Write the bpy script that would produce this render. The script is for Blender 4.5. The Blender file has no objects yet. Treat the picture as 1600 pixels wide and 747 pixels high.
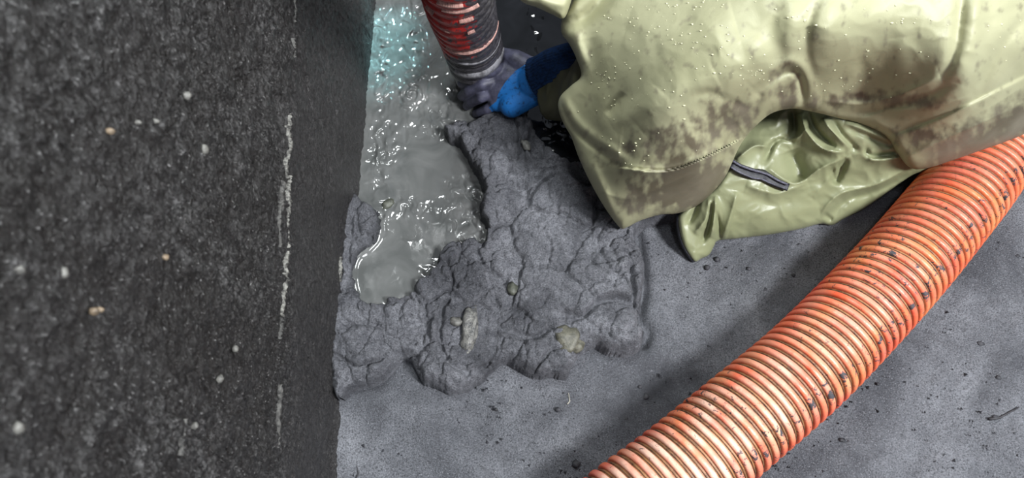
import bpy, math, random
import numpy as np
from mathutils import Vector, Matrix

SC = bpy.context.scene
COL = SC.collection
random.seed(7)
RNG = np.random.RandomState(7)

# ------------------------------------------------------------------ camera
F = 1077.0; CX = 800.0; CY = 373.5
TH = math.radians(26.0); HC = 1.0
def _basis(yaw):
    f = np.array([0, math.sin(TH), -math.cos(TH)])
    u = np.array([0, math.cos(TH), math.sin(TH)])
    r = np.array([1.0, 0, 0])
    c, s = math.cos(yaw), math.sin(yaw)
    R = np.array([[c, -s, 0], [s, c, 0], [0, 0, 1]])
    return R @ r, R @ u, R @ f
CAM = np.array([0, 0, HC])
R_, U_, F_ = _basis(0)
def P2W(x, y, z):
    """photo pixel + height above the floor -> world point"""
    x = np.asarray(x, float); y = np.asarray(y, float)
    a = (x - CX) / F; b = (y - CY) / F
    d = F_ + a[..., None] * R_ - b[..., None] * U_
    t = (np.asarray(z, float) - HC) / d[..., 2]
    return CAM + d * t[..., None]
_a, _b = P2W(515, 747, 0), P2W(581, 0, 0)
R_, U_, F_ = _basis(math.atan2(_b[0] - _a[0], _b[1] - _a[1]))
XW = float(P2W(515, 747, 0)[0])           # the wall plane x = XW
def W2P(P):
    q = P - CAM
    t = q @ F_
    return CX + F * (q @ R_) / t, CY - F * (q @ U_) / t

cam_d = bpy.data.cameras.new('camera'); cam = bpy.data.objects.new('camera', cam_d); COL.objects.link(cam)
M = Matrix(((R_[0], U_[0], -F_[0], 0), (R_[1], U_[1], -F_[1], 0), (R_[2], U_[2], -F_[2], HC), (0, 0, 0, 1)))
cam.matrix_world = M
cam_d.sensor_width = 36; cam_d.sensor_fit = 'HORIZONTAL'; cam_d.lens = 36 * F / 1600
cam_d.clip_start = 0.02
cam_d.dof.use_dof = True; cam_d.dof.focus_distance = 1.0; cam_d.dof.aperture_fstop = 8.0
SC.camera = cam

# ------------------------------------------------------------------ light
SC.view_settings.view_transform = 'Standard'; SC.view_settings.look = 'None'
SC.view_settings.gamma = 1; SC.view_settings.use_curve_mapping = False
SC.view_settings.exposure = 0.0
w = bpy.data.worlds.new('world'); SC.world = w; w.use_nodes = True
w.node_tree.nodes['Background'].inputs[0].default_value = (0.78, 0.86, 1.0, 1)
w.node_tree.nodes['Background'].inputs[1].default_value = 0.24

def area(name, loc, target, size, power, col):
    d = bpy.data.lights.new(name, 'AREA'); d.shape = 'DISK'; d.size = size; d.energy = power; d.color = col
    o = bpy.data.objects.new(name, d); COL.objects.link(o); o.location = loc
    o.rotation_euler = (Vector(target) - Vector(loc)).to_track_quat('-Z', 'Y').to_euler()
    return o
area('work_lamp', (1.70, -0.60, 2.55), (0.35, 0.3, 0), 0.66, 158, (0.96, 0.98, 1.0))
area('overhead_glint_light', (0.16, 0.05, 1.75), (0.1, 0.45, 0), 0.22, 5, (0.93, 0.96, 1.0))  # added light without a visible source, set above for slurry glints
area('far_glint_light', (-0.02, 0.95, 1.7), (-0.1, 0.55, 0), 0.42, 19, (0.95, 1.0, 1.0))  # second added light, angled so the slurry ripples catch highlights
# teal headlamp of the worker, falling on the slurry by the wall
sd = bpy.data.lights.new('head_lamp', 'SPOT'); sd.energy = 60; sd.color = (0.45, 0.95, 1.0); sd.spot_size = math.radians(14); sd.spot_blend = 1.0
sd.shadow_soft_size = 0.012
so = bpy.data.objects.new('head_lamp', sd); COL.objects.link(so)
_t = P2W(600, 60, 0.04); _l = Vector((_t[0] + 0.12, _t[1] + 0.50, 0.52)); so.location = _l
so.rotation_euler = (Vector(_t) - _l).to_track_quat('-Z', 'Y').to_euler()

# ------------------------------------------------------------------ numpy noise
_perm = RNG.permutation(1024)
_g = RNG.rand(1024, 2); _ang = RNG.rand(1024) * 2 * np.pi
def _h(ix, iy):
    return _perm[(_perm[ix & 1023] + iy) & 1023]
def perlin(x, y):
    ix = np.floor(x).astype(int); iy = np.floor(y).astype(int); fx = x - ix; fy = y - iy
    u = fx * fx * fx * (fx * (fx * 6 - 15) + 10); v = fy * fy * fy * (fy * (fy * 6 - 15) + 10)
    def g(a, b, dx, dy):
        k = _ang[_h(a, b)]; return np.cos(k) * dx + np.sin(k) * dy
    n0 = g(ix, iy, fx, fy) * (1 - u) + g(ix + 1, iy, fx - 1, fy) * u
    n1 = g(ix, iy + 1, fx, fy - 1) * (1 - u) + g(ix + 1, iy + 1, fx - 1, fy - 1) * u
    return (n0 * (1 - v) + n1 * v) * 1.5
def fbm(x, y, o=4, gain=0.5):
    r = 0; a = 1
    for i in range(o):
        r = r + a * perlin(x + 17.3 * i, y - 9.1 * i); x = x * 2.03; y = y * 2.03; a *= gain
    return r
def ridged(x, y, o=3):
    r = 0; a = 1
    for i in range(o):
        r = r + a * (1 - 2 * np.abs(perlin(x + 7.7 * i, y + 3.3 * i))); x = x * 2.1; y = y * 2.1; a *= 0.5
    return r
def worley(x, y, seed=0):
    ix = np.floor(x).astype(int); iy = np.floor(y).astype(int)
    f1 = np.full(x.shape, 9.0); f2 = np.full(x.shape, 9.0); idv = np.zeros(x.shape)
    for a in (-1, 0, 1):
        for b in (-1, 0, 1):
            k = _h(ix + a + seed * 31, iy + b + seed * 57)
            d = np.hypot(ix + a + _g[k, 0] - x, iy + b + _g[k, 1] - y)
            nf = d < f1
            f2 = np.where(nf, f1, np.minimum(f2, d)); idv = np.where(nf, k / 1023.0, idv); f1 = np.where(nf, d, f1)
    return f1, f2, idv
def sst(a, b, x):
    t = np.clip((x - a) / (b - a), 0, 1); return t * t * (3 - 2 * t)
def smooth_poly(pts, n=6, closed=True):
    p = np.array(pts, float); N = len(p); out = []
    rng = range(N) if closed else range(N - 1)
    for i in rng:
        if closed: p0, p1, p2, p3 = p[i - 1], p[i], p[(i + 1) % N], p[(i + 2) % N]
        else: p0, p1, p2, p3 = p[max(i - 1, 0)], p[i], p[i + 1], p[min(i + 2, N - 1)]
        for k in range(n):
            t = k / n
            out.append(0.5 * ((2 * p1) + (-p0 + p2) * t + (2 * p0 - 5 * p1 + 4 * p2 - p3) * t * t + (-p0 + 3 * p1 - 3 * p2 + p3) * t ** 3))
    if not closed: out.append(p[-1])
    return np.array(out)
def seg_dist(x, y, P, closed):
    """distance, side, arc parameter 0..1, nearest point"""
    best = np.full(x.shape, 1e9); side = np.zeros(x.shape); par = np.zeros(x.shape); nx = np.zeros(x.shape); ny = np.zeros(x.shape)
    n = len(P); m = n if closed else n - 1
    L = [np.hypot(*(P[(i + 1) % n] - P[i])) for i in range(m)]; tot = sum(L); acc = 0
    for i in range(m):
        a = P[i]; b = P[(i + 1) % n]; d = b - a; l2 = d @ d + 1e-12
        t = np.clip(((x - a[0]) * d[0] + (y - a[1]) * d[1]) / l2, 0, 1)
        px = a[0] + t * d[0]; py = a[1] + t * d[1]; q = np.hypot(x - px, y - py)
        k = q < best
        best = np.where(k, q, best); nx = np.where(k, px, nx); ny = np.where(k, py, ny)
        side = np.where(k, np.sign(d[0] * (y - a[1]) - d[1] * (x - a[0])), side)
        par = np.where(k, (acc + t * L[i]) / tot, par); acc += L[i]
    return best, side, par, nx, ny
def inside(x, y, P):
    c = np.zeros(x.shape, bool); n = len(P); j = n - 1
    for i in range(n):
        xi, yi = P[i]; xj, yj = P[j]
        c ^= ((yi > y) != (yj > y)) & (x < (xj - xi) * (y - yi) / (yj - yi + 1e-12) + xi)
        j = i
    return c
def sdf(x, y, P):
    d, _, _, nx, ny = seg_dist(x, y, P, True)
    return np.where(inside(x, y, P), d, -d), nx, ny

# ------------------------------------------------------------------ objects
def tag(o, label=None, cat=None, group=None, kind=None):
    if label: o['label'] = label
    if cat: o['category'] = cat
    if group: o['group'] = group
    if kind: o['kind'] = kind
    return o
def empty(name, loc, label, cat, group=None):
    o = bpy.data.objects.new(name, None); COL.objects.link(o); o.location = Vector([float(v) for v in loc]); o.empty_display_size = 0.02
    bpy.context.view_layer.update()
    return tag(o, label, cat, group)
def mesh_obj(name, V, Fc, mat, parent=None, smooth=True, attrs=None):
    me = bpy.data.meshes.new(name)
    V = np.asarray(V, float).reshape(-1, 3)
    if parent is not None:
        q = parent; off = np.zeros(3)
        while q is not None: off = off + np.array(q.location); q = q.parent
        V = V - off
    if isinstance(Fc, np.ndarray) and Fc.ndim == 2:
        n, k = Fc.shape
        me.vertices.add(len(V)); me.vertices.foreach_set('co', V.ravel())
        me.loops.add(n * k); me.loops.foreach_set('vertex_index', Fc.ravel().astype(np.int32))
        me.polygons.add(n); me.polygons.foreach_set('loop_start', np.arange(0, n * k, k, dtype=np.int32))
        me.polygons.foreach_set('loop_total', np.full(n, k, dtype=np.int32))
        me.update(calc_edges=True)
    else:
        me.from_pydata(V.tolist(), [], Fc)
    me.validate()
    if smooth: me.polygons.foreach_set('use_smooth', np.ones(len(me.polygons), bool))
    for an, av in (attrs or {}).items():
        at = me.attributes.new(an, 'FLOAT', 'POINT'); at.data.foreach_set('value', np.asarray(av, np.float32).ravel())
    if mat: me.materials.append(mat)
    o = bpy.data.objects.new(name, me); COL.objects.link(o)
    if parent is not None: o.parent = parent
    return o
def grid_faces(keep):
    ny, nx = keep.shape
    idx = np.arange(ny * nx).reshape(ny, nx)
    f = np.stack([idx[:-1, :-1], idx[:-1, 1:], idx[1:, 1:], idx[1:, :-1]], -1)
    return f
def compact(V, Fc, attrs=None):
    used = np.zeros(len(V), bool); used[Fc.ravel()] = True
    m = np.cumsum(used) - 1
    return V[used], m[Fc], {k: np.asarray(v).ravel()[used] for k, v in (attrs or {}).items()}

# ------------------------------------------------------------------ materials
def srgb(r, g, b):
    f = lambda c: (c / 255) / 12.92 if c / 255 <= 0.04045 else ((c / 255 + 0.055) / 1.055) ** 2.4
    return (f(r), f(g), f(b), 1)
class Mat:
    def __init__(s, name):
        s.m = bpy.data.materials.new(name); s.m.use_nodes = True; s.t = s.m.node_tree; s.n = s.t.nodes; s.b = s.n['Principled BSDF']
        s.co = s.n.new('ShaderNodeNewGeometry').outputs['Position']
    def link(s, a, b): s.t.links.new(a, b)
    def set(s, k, v):
        if hasattr(v, 'is_output'): s.link(v, s.b.inputs[k])
        else: s.b.inputs[k].default_value = v
    def scale(s, v):
        n = s.n.new('ShaderNodeMapping'); n.inputs['Scale'].default_value = v; s.link(s.co, n.inputs['Vector']); return n.outputs[0]
    def noise(s, sc, det=4, rough=0.6, dist=0, co=None):
        n = s.n.new('ShaderNodeTexNoise'); n.inputs['Scale'].default_value = sc; n.inputs['Detail'].default_value = det
        n.inputs['Roughness'].default_value = rough; n.inputs['Distortion'].default_value = dist
        s.link(co or s.co, n.inputs['Vector']); return n.outputs['Fac']
    def voro(s, sc, out='Distance', feat='F1', co=None):
        n = s.n.new('ShaderNodeTexVoronoi'); n.feature = feat; n.inputs['Scale'].default_value = sc; s.link(co or s.co, n.inputs['Vector']); return n.outputs[out]
    def ramp(s, fac, stops, interp='LINEAR'):
        n = s.n.new('ShaderNodeValToRGB'); n.color_ramp.interpolation = interp; e = n.color_ramp.elements
        while len(e) < len(stops): e.new(0.5)
        for i, (p, c) in enumerate(stops):
            e[i].position = p; e[i].color = c if isinstance(c, tuple) else (c, c, c, 1)
        s.link(fac, n.inputs['Fac']); return n.outputs['Color']
    def mix(s, fac, a, b, mode='MIX'):
        n = s.n.new('ShaderNodeMix'); n.data_type = 'RGBA'; n.blend_type = mode
        for k, v in ((0, fac), (6, a), (7, b)):
            if hasattr(v, 'is_output'): s.link(v, n.inputs[k])
            else: n.inputs[k].default_value = v
        return n.outputs[2]
    def math(s, op, a, b=0.0, c=None):
        n = s.n.new('ShaderNodeMath'); n.operation = op
        for k, v in enumerate((a, b) if c is None else (a, b, c)):
            if hasattr(v, 'is_output'): s.link(v, n.inputs[k])
            else: n.inputs[k].default_value = v
        return n.outputs[0]
    def attr(s, name):
        n = s.n.new('ShaderNodeAttribute'); n.attribute_name = name; return n.outputs['Fac']
    def bump(s, h, dist, strength=1.0, prev=None):
        n = s.n.new('ShaderNodeBump'); n.inputs['Distance'].default_value = dist; n.inputs['Strength'].default_value = strength
        s.link(h, n.inputs['Height'])
        if prev: s.link(prev, n.inputs['Normal'])
        s.link(n.outputs[0], s.b.inputs['Normal']); return n.outputs[0]

def m_wall():
    s = Mat('dark_wet_concrete')
    co = s.scale((1, 0.8, 0.5))
    g = s.noise(300, 5, 0.75, co=co); mid = s.noise(70, 5, 0.7, 0.6, co=co); big = s.noise(9, 5, 0.65, 0.5); sp = s.noise(560, 2, 0.5, co=co)
    c = s.ramp(g, [(0.38, srgb(20, 19, 19)), (0.50, srgb(48, 47, 46)), (0.62, srgb(108, 107, 107))])
    c = s.mix(s.ramp(mid, [(0.38, 0.75), (0.60, 0.0)]), c, srgb(26, 24, 23))
    c = s.mix(s.ramp(big, [(0.42, 0.0), (0.60, 0.75)]), c, srgb(28, 25, 23))
    c = s.mix(s.ramp(sp, [(0.64, 0.0), (0.72, 0.8)]), c, srgb(150, 149, 148))
    c = s.mix(s.attr('skim'), c, s.ramp(g, [(0.4, srgb(40, 38, 38)), (0.6, srgb(62, 60, 60))]))
    s.set('Base Color', c); s.set('Roughness', s.ramp(mid, [(0.35, 0.26), (0.65, 0.48)]))
    s.set('Specular IOR Level', 0.7)
    b = s.bump(mid, 0.006, 0.7); b = s.bump(g, 0.005, 1.0, b); s.bump(sp, 0.002, 1.0, b)
    return s.m
def m_floor():
    s = Mat('sludge_coated_concrete')
    big = s.noise(5.5, 5, 0.6, 0.6); mid = s.noise(38, 5, 0.65); fine = s.noise(430, 4, 0.7)
    c = s.ramp(big, [(0.36, srgb(84, 86, 92)), (0.5, srgb(114, 116, 122)), (0.64, srgb(140, 142, 148))])
    c = s.mix(s.ramp(mid, [(0.35, 0.45), (0.6, 0.0)]), c, srgb(84, 85, 90))
    c = s.mix(s.ramp(fine, [(0.38, 0.8), (0.54, 0.0)]), c, srgb(58, 59, 63))
    c = s.mix(s.ramp(s.noise(520, 3, 0.6), [(0.58, 0.0), (0.68, 0.45)]), c, srgb(176, 178, 184))
    c = s.mix(s.ramp(s.noise(900, 2, 0.5), [(0.68, 0.0), (0.76, 0.7)]), c, srgb(200, 202, 208))
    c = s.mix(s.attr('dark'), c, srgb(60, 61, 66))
    s.set('Base Color', c); s.set('Roughness', s.ramp(mid, [(0.3, 0.42), (0.7, 0.62)])); s.set('Specular IOR Level', 0.45)
    b = s.bump(mid, 0.004, 0.35); s.bump(fine, 0.0034, 1.0, b)
    return s.m
def m_sludge():
    s = Mat('lumpy_grey_sludge')
    big = s.noise(11, 5, 0.6, 0.8); mid = s.noise(90, 5, 0.65, 0.5); fine = s.noise(430, 4, 0.7)
    c = s.ramp(big, [(0.38, srgb(80, 81, 86)), (0.62, srgb(140, 141, 147))])
    c = s.mix(s.ramp(mid, [(0.38, 0.45), (0.58, 0.0)]), c, srgb(72, 73, 80))
    c = s.mix(s.ramp(fine, [(0.38, 0.75), (0.54, 0.0)]), c, srgb(58, 59, 64))
    c = s.mix(s.ramp(s.noise(520, 3, 0.6), [(0.58, 0.0), (0.68, 0.4)]), c, srgb(170, 172, 179))
    c = s.mix(s.ramp(s.noise(1000, 2, 0.5), [(0.70, 0.0), (0.76, 0.6)]), c, srgb(190, 192, 200))
    c = s.mix(s.attr('wet'), c, srgb(58, 59, 63))
    s.set('Base Color', c)
    s.set('Roughness', s.math('SUBTRACT', 0.52, s.math('MULTIPLY', s.attr('wet'), 0.3))); s.set('Specular IOR Level', 0.5)
    b = s.bump(mid, 0.006, 0.9); s.bump(fine, 0.0036, 1.0, b)
    return s.m
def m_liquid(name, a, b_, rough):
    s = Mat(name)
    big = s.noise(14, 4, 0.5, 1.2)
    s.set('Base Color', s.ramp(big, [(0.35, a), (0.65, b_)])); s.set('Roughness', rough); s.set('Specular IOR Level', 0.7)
    s.bump(s.noise(60, 3, 0.5, 0.8), 0.002, 0.12)
    return s.m
def m_coat(name='olive_coated_fabric', base=(167, 166, 134), dark=(153, 152, 120), rough=0.50):
    s = Mat(name)
    big = s.noise(7, 3, 0.5); f = s.noise(1400, 2, 0.5)
    c = s.ramp(big, [(0.35, srgb(*dark)), (0.65, srgb(*base))])
    mud = s.attr('mud')
    c = s.mix(mud, c, s.ramp(s.noise(12, 3, 0.5), [(0.4, srgb(84, 76, 62)), (0.62, srgb(108, 101, 88))]))
    s.set('Base Color', c); s.set('Roughness', s.math('ADD', rough, s.math('MULTIPLY', mud, 0.02))); s.set('Specular IOR Level', 0.38)
    b = s.bump(s.noise(45, 4, 0.5, 0.5), 0.004, 0.18); s.bump(f, 0.0003, 0.3, b)
    return s.m
def m_rib():
    s = Mat('orange_hose_rib')
    w1 = s.noise(16, 4, 0.6, 0.4); w2 = s.noise(120, 4, 0.7); w3 = s.noise(75, 5, 0.75, 0.5); w4 = s.noise(300, 3, 0.6)
    c = s.ramp(w1, [(0.3, srgb(224, 76, 52)), (0.5, srgb(232, 104, 62)), (0.7, srgb(234, 136, 76))])
    c = s.mix(s.attr('pale'), c, srgb(238, 200, 178))
    c = s.mix(s.ramp(w2, [(0.60, 0.0), (0.72, 0.55)]), c, srgb(206, 60, 46))
    c = s.mix(s.ramp(w4, [(0.66, 0.0), (0.74, 0.7)]), c, srgb(92, 66, 50))
    md = s.ramp(s.math('ADD', w3, s.attr('mud')), [(0.60, 0.0), (0.65, 1.0)])
    c = s.mix(md, c, srgb(70, 68, 72))
    s.set('Base Color', c); s.set('Roughness', s.math('ADD', 0.38, s.math('MULTIPLY', md, 0.25))); s.set('Specular IOR Level', 0.5)
    s.bump(s.noise(200, 4, 0.6), 0.0015, 0.35)
    return s.m
def m_groove():
    s = Mat('muddy_hose_groove')
    w = s.noise(150, 4, 0.7); w1 = s.noise(20, 3, 0.5)
    c = s.ramp(w, [(0.35, srgb(92, 62, 42)), (0.6, srgb(156, 106, 70))])
    c = s.mix(s.ramp(w1, [(0.5, 0.0), (0.65, 0.6)]), c, srgb(184, 130, 84))
    s.set('Base Color', c); s.set('Roughness', 0.5); s.bump(w, 0.002, 0.5)
    return s.m
def m_plain(name, c, rough=0.5, spec=0.5, var=0.25, sc=60, bump=0.001, c2=None):
    s = Mat(name); n = s.noise(sc, 4, 0.65)
    a = srgb(*c); d = srgb(*(c2 if c2 else [int(v * (1 - var)) for v in c]))
    s.set('Base Color', s.ramp(n, [(0.38, d), (0.6, a)])); s.set('Roughness', rough); s.set('Specular IOR Level', spec)
    if bump: s.bump(s.noise(sc * 4, 3, 0.6), bump, 0.5)
    return s.m
def m_nozzle():
    s = Mat('red_hose_under_mud')
    red = s.ramp(s.noise(60, 4, 0.6), [(0.35, srgb(120, 22, 20)), (0.6, srgb(186, 40, 34))])
    mud = s.ramp(s.math('ADD', s.noise(75, 5, 0.7, 0.6), s.attr('mud')), [(0.50, 0.0), (0.56, 1.0)])
    c = s.mix(mud, red, s.ramp(s.noise(200, 3, 0.6), [(0.35, srgb(44, 42, 46)), (0.65, srgb(74, 72, 77))]))
    s.set('Base Color', c); s.set('Roughness', 0.34); s.bump(s.noise(220, 4, 0.6), 0.002, 0.6)
    return s.m
def m_glove():
    s = Mat('blue_glove_with_grey_coating')
    k = s.ramp(s.math('ADD', s.attr('coat'), s.math('MULTIPLY', s.math('SUBTRACT', s.noise(90, 4, 0.6), 0.5), 0.35)), [(0.47, 0.0), (0.53, 1.0)])
    blue = s.ramp(s.noise(130, 4, 0.65), [(0.34, srgb(14, 62, 108)), (0.46, srgb(22, 104, 176))])
    dk = s.ramp(s.noise(80, 4, 0.6), [(0.35, srgb(56, 56, 70)), (0.65, srgb(84, 84, 104))])
    s.set('Base Color', s.mix(k, blue, dk)); s.set('Roughness', 0.5); s.bump(s.noise(420, 3, 0.6), 0.001, 0.5)
    return s.m
WALL = m_wall(); FLOOR = m_floor(); SLUDGE = m_sludge(); COAT = m_coat(); RIB = m_rib(); GROOVE = m_groove()
LIQ = m_liquid('grey_slurry', srgb(80, 82, 81), srgb(102, 103, 102), 0.035)
DARKLIQ = m_liquid('shade_dark_slurry', srgb(18, 19, 21), srgb(30, 31, 34), 0.08)  # near-black liquid, with the coat's shadow partly painted into the colour
SLEEVE = m_coat('shaded_olive_fabric', (66, 68, 48), (52, 54, 38))  # coat cloth darkened: the sleeve's shade is put into its colour
TAILM = m_coat('green_olive_fabric', (143, 146, 114), (127, 131, 99), 0.36)

# ------------------------------------------------------------------ floor (structure)
def build_floor():
    def axis(a0, a, b, b1, st):
        return np.concatenate([np.arange(a0, a, 0.08), np.arange(a, b, st), np.arange(b, b1, 0.08)])
    x = axis(XW - 0.02, XW - 0.02, 1.15, 2.6, 0.004); y = axis(-1.2, -0.45, 1.35, 2.6, 0.004)
    X, Y = np.meshgrid(x, y)
    P = np.stack([X, Y, 0 * X], -1); px, py = W2P(P)
    z = 0.0055 * fbm(X * 7, Y * 7, 3) + 0.0010 * fbm(X * 40, Y * 40, 3)
    # broad trowelled ridge running down from the wall to the lower right
    for poly, wd, hh in (([(525, 620), (620, 640), (700, 700), (760, 760)], 26, 0.010), ([(940, 575), (1010, 560), (1080, 545)], 16, 0.004),
                         ([(1330, 747), (1420, 640), (1500, 560), (1600, 500)], 40, 0.004)):
        d, s, t, _, _ = seg_dist(px, py, smooth_poly(poly, 4, False), False)
        z += hh * np.exp(-(d / wd) ** 2)
    # rough torn patches
    for cx, cy, rx, ry, a in ((1165, 392, 60, 22, 1), (990, 610, 70, 22, .5), (870, 670, 50, 30, .5), (1215, 400, 30, 15, .6), (930, 530, 60, 40, .5), (1060, 575, 40, 25, .7)):
        m = np.exp(-((px - cx) / rx) ** 4 - ((py - cy) / ry) ** 4)
        f1, f2, _ = worley(px / 14 + 0.4 * perlin(px / 9, py / 9), py / 14, 3)
        z += a * m * (0.004 * (0.6 - f1) + 0.0015 * ridged(px / 9, py / 9))
    dark = np.zeros(X.shape)  # darker floor spots; the first two hold the hose's painted soft shadow
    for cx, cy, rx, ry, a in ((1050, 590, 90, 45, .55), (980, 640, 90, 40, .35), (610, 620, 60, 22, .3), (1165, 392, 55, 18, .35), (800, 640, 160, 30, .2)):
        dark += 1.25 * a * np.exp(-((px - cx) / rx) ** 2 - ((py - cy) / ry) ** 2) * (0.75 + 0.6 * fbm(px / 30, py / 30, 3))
    d, _, _, _, _ = seg_dist(px, py, smooth_poly([(995, 352), (1004, 400), (1008, 450), (1002, 495), (1014, 520), (1006, 540)], 5, False), False)
    z -= 0.016 * np.exp(-(d / 7) ** 2)
    P = np.stack([X, Y, z], -1).reshape(-1, 3)
    f = grid_faces(np.ones(X.shape)).reshape(-1, 4)
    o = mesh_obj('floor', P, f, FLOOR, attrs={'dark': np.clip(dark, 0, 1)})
    tag(o, 'grey gritty concrete floor filmed with sludge', kind='structure')
    return o
floor = build_floor()
def floor_z(px, py): return 0.0

# ------------------------------------------------------------------ wall (structure)
def wall_pt(px, py):
    a = (px - CX) / F; b = (py - CY) / F
    d = F_ + a * R_ - b * U_
    t = (XW - CAM[0]) / d[0]
    return CAM + d * t
def build_wall():
    y = np.concatenate([np.arange(-1.2, -0.30, 0.06), np.arange(-0.30, 1.35, 0.0028), np.arange(1.35, 2.6, 0.06)])
    z = np.concatenate([np.arange(-0.02, 0.86, 0.0024), np.arange(0.86, 1.9, 0.06)])
    Y, Z = np.meshgrid(y, z); X = np.full(Y.shape, XW)
    P = np.stack([X, Y, Z], -1); px, py = W2P(P)
    px = np.where((P - CAM) @ F_ < 0.05, -999, px)
    d = 0.0030 * fbm(Y * 16, Z * 16, 4) + 0.0026 * fbm(Y * 90, Z * 70, 3) + 0.0020 * np.maximum(0, fbm(Y * 240, Z * 150, 2))
    f1, f2, idv = worley(Y * 38, Z * 38, 5)
    d -= 0.006 * np.where(idv > 0.82, np.maximum(0, 0.32 - f1), 0)          # blow-holes
    f1, f2, idv = worley(Y * 110 + .3 * perlin(Y * 60, Z * 60), Z * 90, 6)
    d += 0.0022 * np.where(idv > 0.7, np.maximum(0, 0.45 - f1), 0) * 2        # proud grit
    # row of short formwork gouges
    for i in range(15):
        cx = 372 + i * 8 + RNG.uniform(-3, 3); cy = 130 + 30 * math.sin(i * 0.9) + RNG.uniform(-18, 18)
        dd, _, t, _, _ = seg_dist(px, py, np.array([(cx - 2, cy - 22), (cx + 3, cy + 24)]), False)
        d -= 0.0080 * np.exp(-(dd / 3.6) ** 2)
    for poly, wd, hh in (([(268, 290), (282, 340), (290, 385)], 5, -.003), ([(235, 340), (262, 395), (275, 410)], 6, -.003), ([(215, 330), (222, 370)], 5, -.002),
                         ([(458, 0), (458, 180), (446, 330), (440, 500), (430, 747)], 5, .0018)):
        dd, _, t, _, _ = seg_dist(px, py, smooth_poly(poly, 4, False), False)
        d += hh * np.exp(-(dd / wd) ** 2) * (0.6 + 0.8 * fbm(px / 9, py / 9, 2))
    # base of the wall hugged by the mud: slight batter
    d *= 1 - .45 * sst(425, 480, px)
    d += 0.010 * np.exp(-Z / 0.012)
    d += 0.013 * sst(350, 290, py) * sst(0.3, 0.1, Z)
    P[..., 0] += d
    f = grid_faces(np.ones(Y.shape)).reshape(-1, 4)
    skim = .7 * sst(425, 480, px + 20 * fbm(Y * 12, Z * 12, 3)) + .45 * np.clip(fbm(Y * 5 + 3, Z * 6, 3), 0, .6)
    o = mesh_obj('wall_left', P.reshape(-1, 3), f, WALL, attrs={'skim': np.clip(skim, 0, .85)}); o['kind'] = 'structure'
    o['label'] = 'dark rough wet concrete tank wall'
    return o
wall = build_wall()

def lump(loc, size, mat, name, parent=None, seed=0, flat=0.6, res=2, axis=None, rot=0.0, sharp=0.0):
    """an irregular pebble / clod"""
    import bmesh
    bm = bmesh.new(); bmesh.ops.create_icosphere(bm, subdivisions=res, radius=1)
    V = np.array([v.co[:] for v in bm.verts]); Fc = [[v.index for v in f.verts] for f in bm.faces]; bm.free()
    n = perlin(V[:, 0] * 1.3 + seed * 3.1, V[:, 1] * 1.3 + V[:, 2] * 1.7 + seed)
    V = V * (1 + 0.45 * n)[:, None]
    if sharp: V = np.clip(V, -sharp, sharp)
    sx, sy, sz = size if isinstance(size, (tuple, list)) else (size, size * 0.8, size * flat)
    V = V * np.array([sx, sy, sz])
    c, s_ = math.cos(rot), math.sin(rot)
    if axis == 'x':   # lies on the wall
        V = np.stack([V[:, 2], V[:, 1] * c - V[:, 0] * s_, V[:, 1] * s_ + V[:, 0] * c], -1)
    else:
        V = np.stack([V[:, 0] * c - V[:, 1] * s_, V[:, 0] * s_ + V[:, 1] * c, V[:, 2]], -1)
    base = np.array([float(v) for v in loc])
    if parent is None:
        o = mesh_obj(name, V, Fc, mat); o.location = Vector(base.tolist()); return o
    return mesh_obj(name, V + base, Fc, mat, parent)

PEB = m_plain('pale_pebble', (112, 111, 106), 0.45, 0.5, 0.3, 200, 0.001)
TAN = m_plain('tan_pebble', (128, 112, 92), 0.5, 0.5, 0.3, 200, 0.001)
LIME = m_plain('pale_lime_crust', (138, 137, 131), 0.4, 0.5, 0.55, 210, 0.004, c2=(52, 51, 49))
for i, (px, py, sx, sy, m) in enumerate(((316, 233, 7, 11, PEB), (253, 402, 6, 7, TAN), (141, 487, 7, 8, TAN), (150, 484, 4, 6, TAN), (22, 669, 9, 13, PEB), (238, 190, 4, 6, PEB), (24, 422, 8, 9, PEB),
                                   (340, 592, 4, 9, PEB), (93, 428, 9, 13, PEB), (210, 192, 4, 5, PEB), (166, 205, 5, 7, TAN), (364, 545, 4, 8, PEB), (288, 150, 6, 10, PEB), (300, 665, 3, 8, PEB))):
    p = wall_pt(px, py); t = (p - CAM) @ F_; k = t / F
    # foreshortening: across the picture the wall is seen at a slant
    lump(p + np.array([0.002, 0, 0]), (sx * k * 1.1, sy * k * .75, 0.003), m, 'pebble', wall, seed=i + 2, axis='x')
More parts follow.
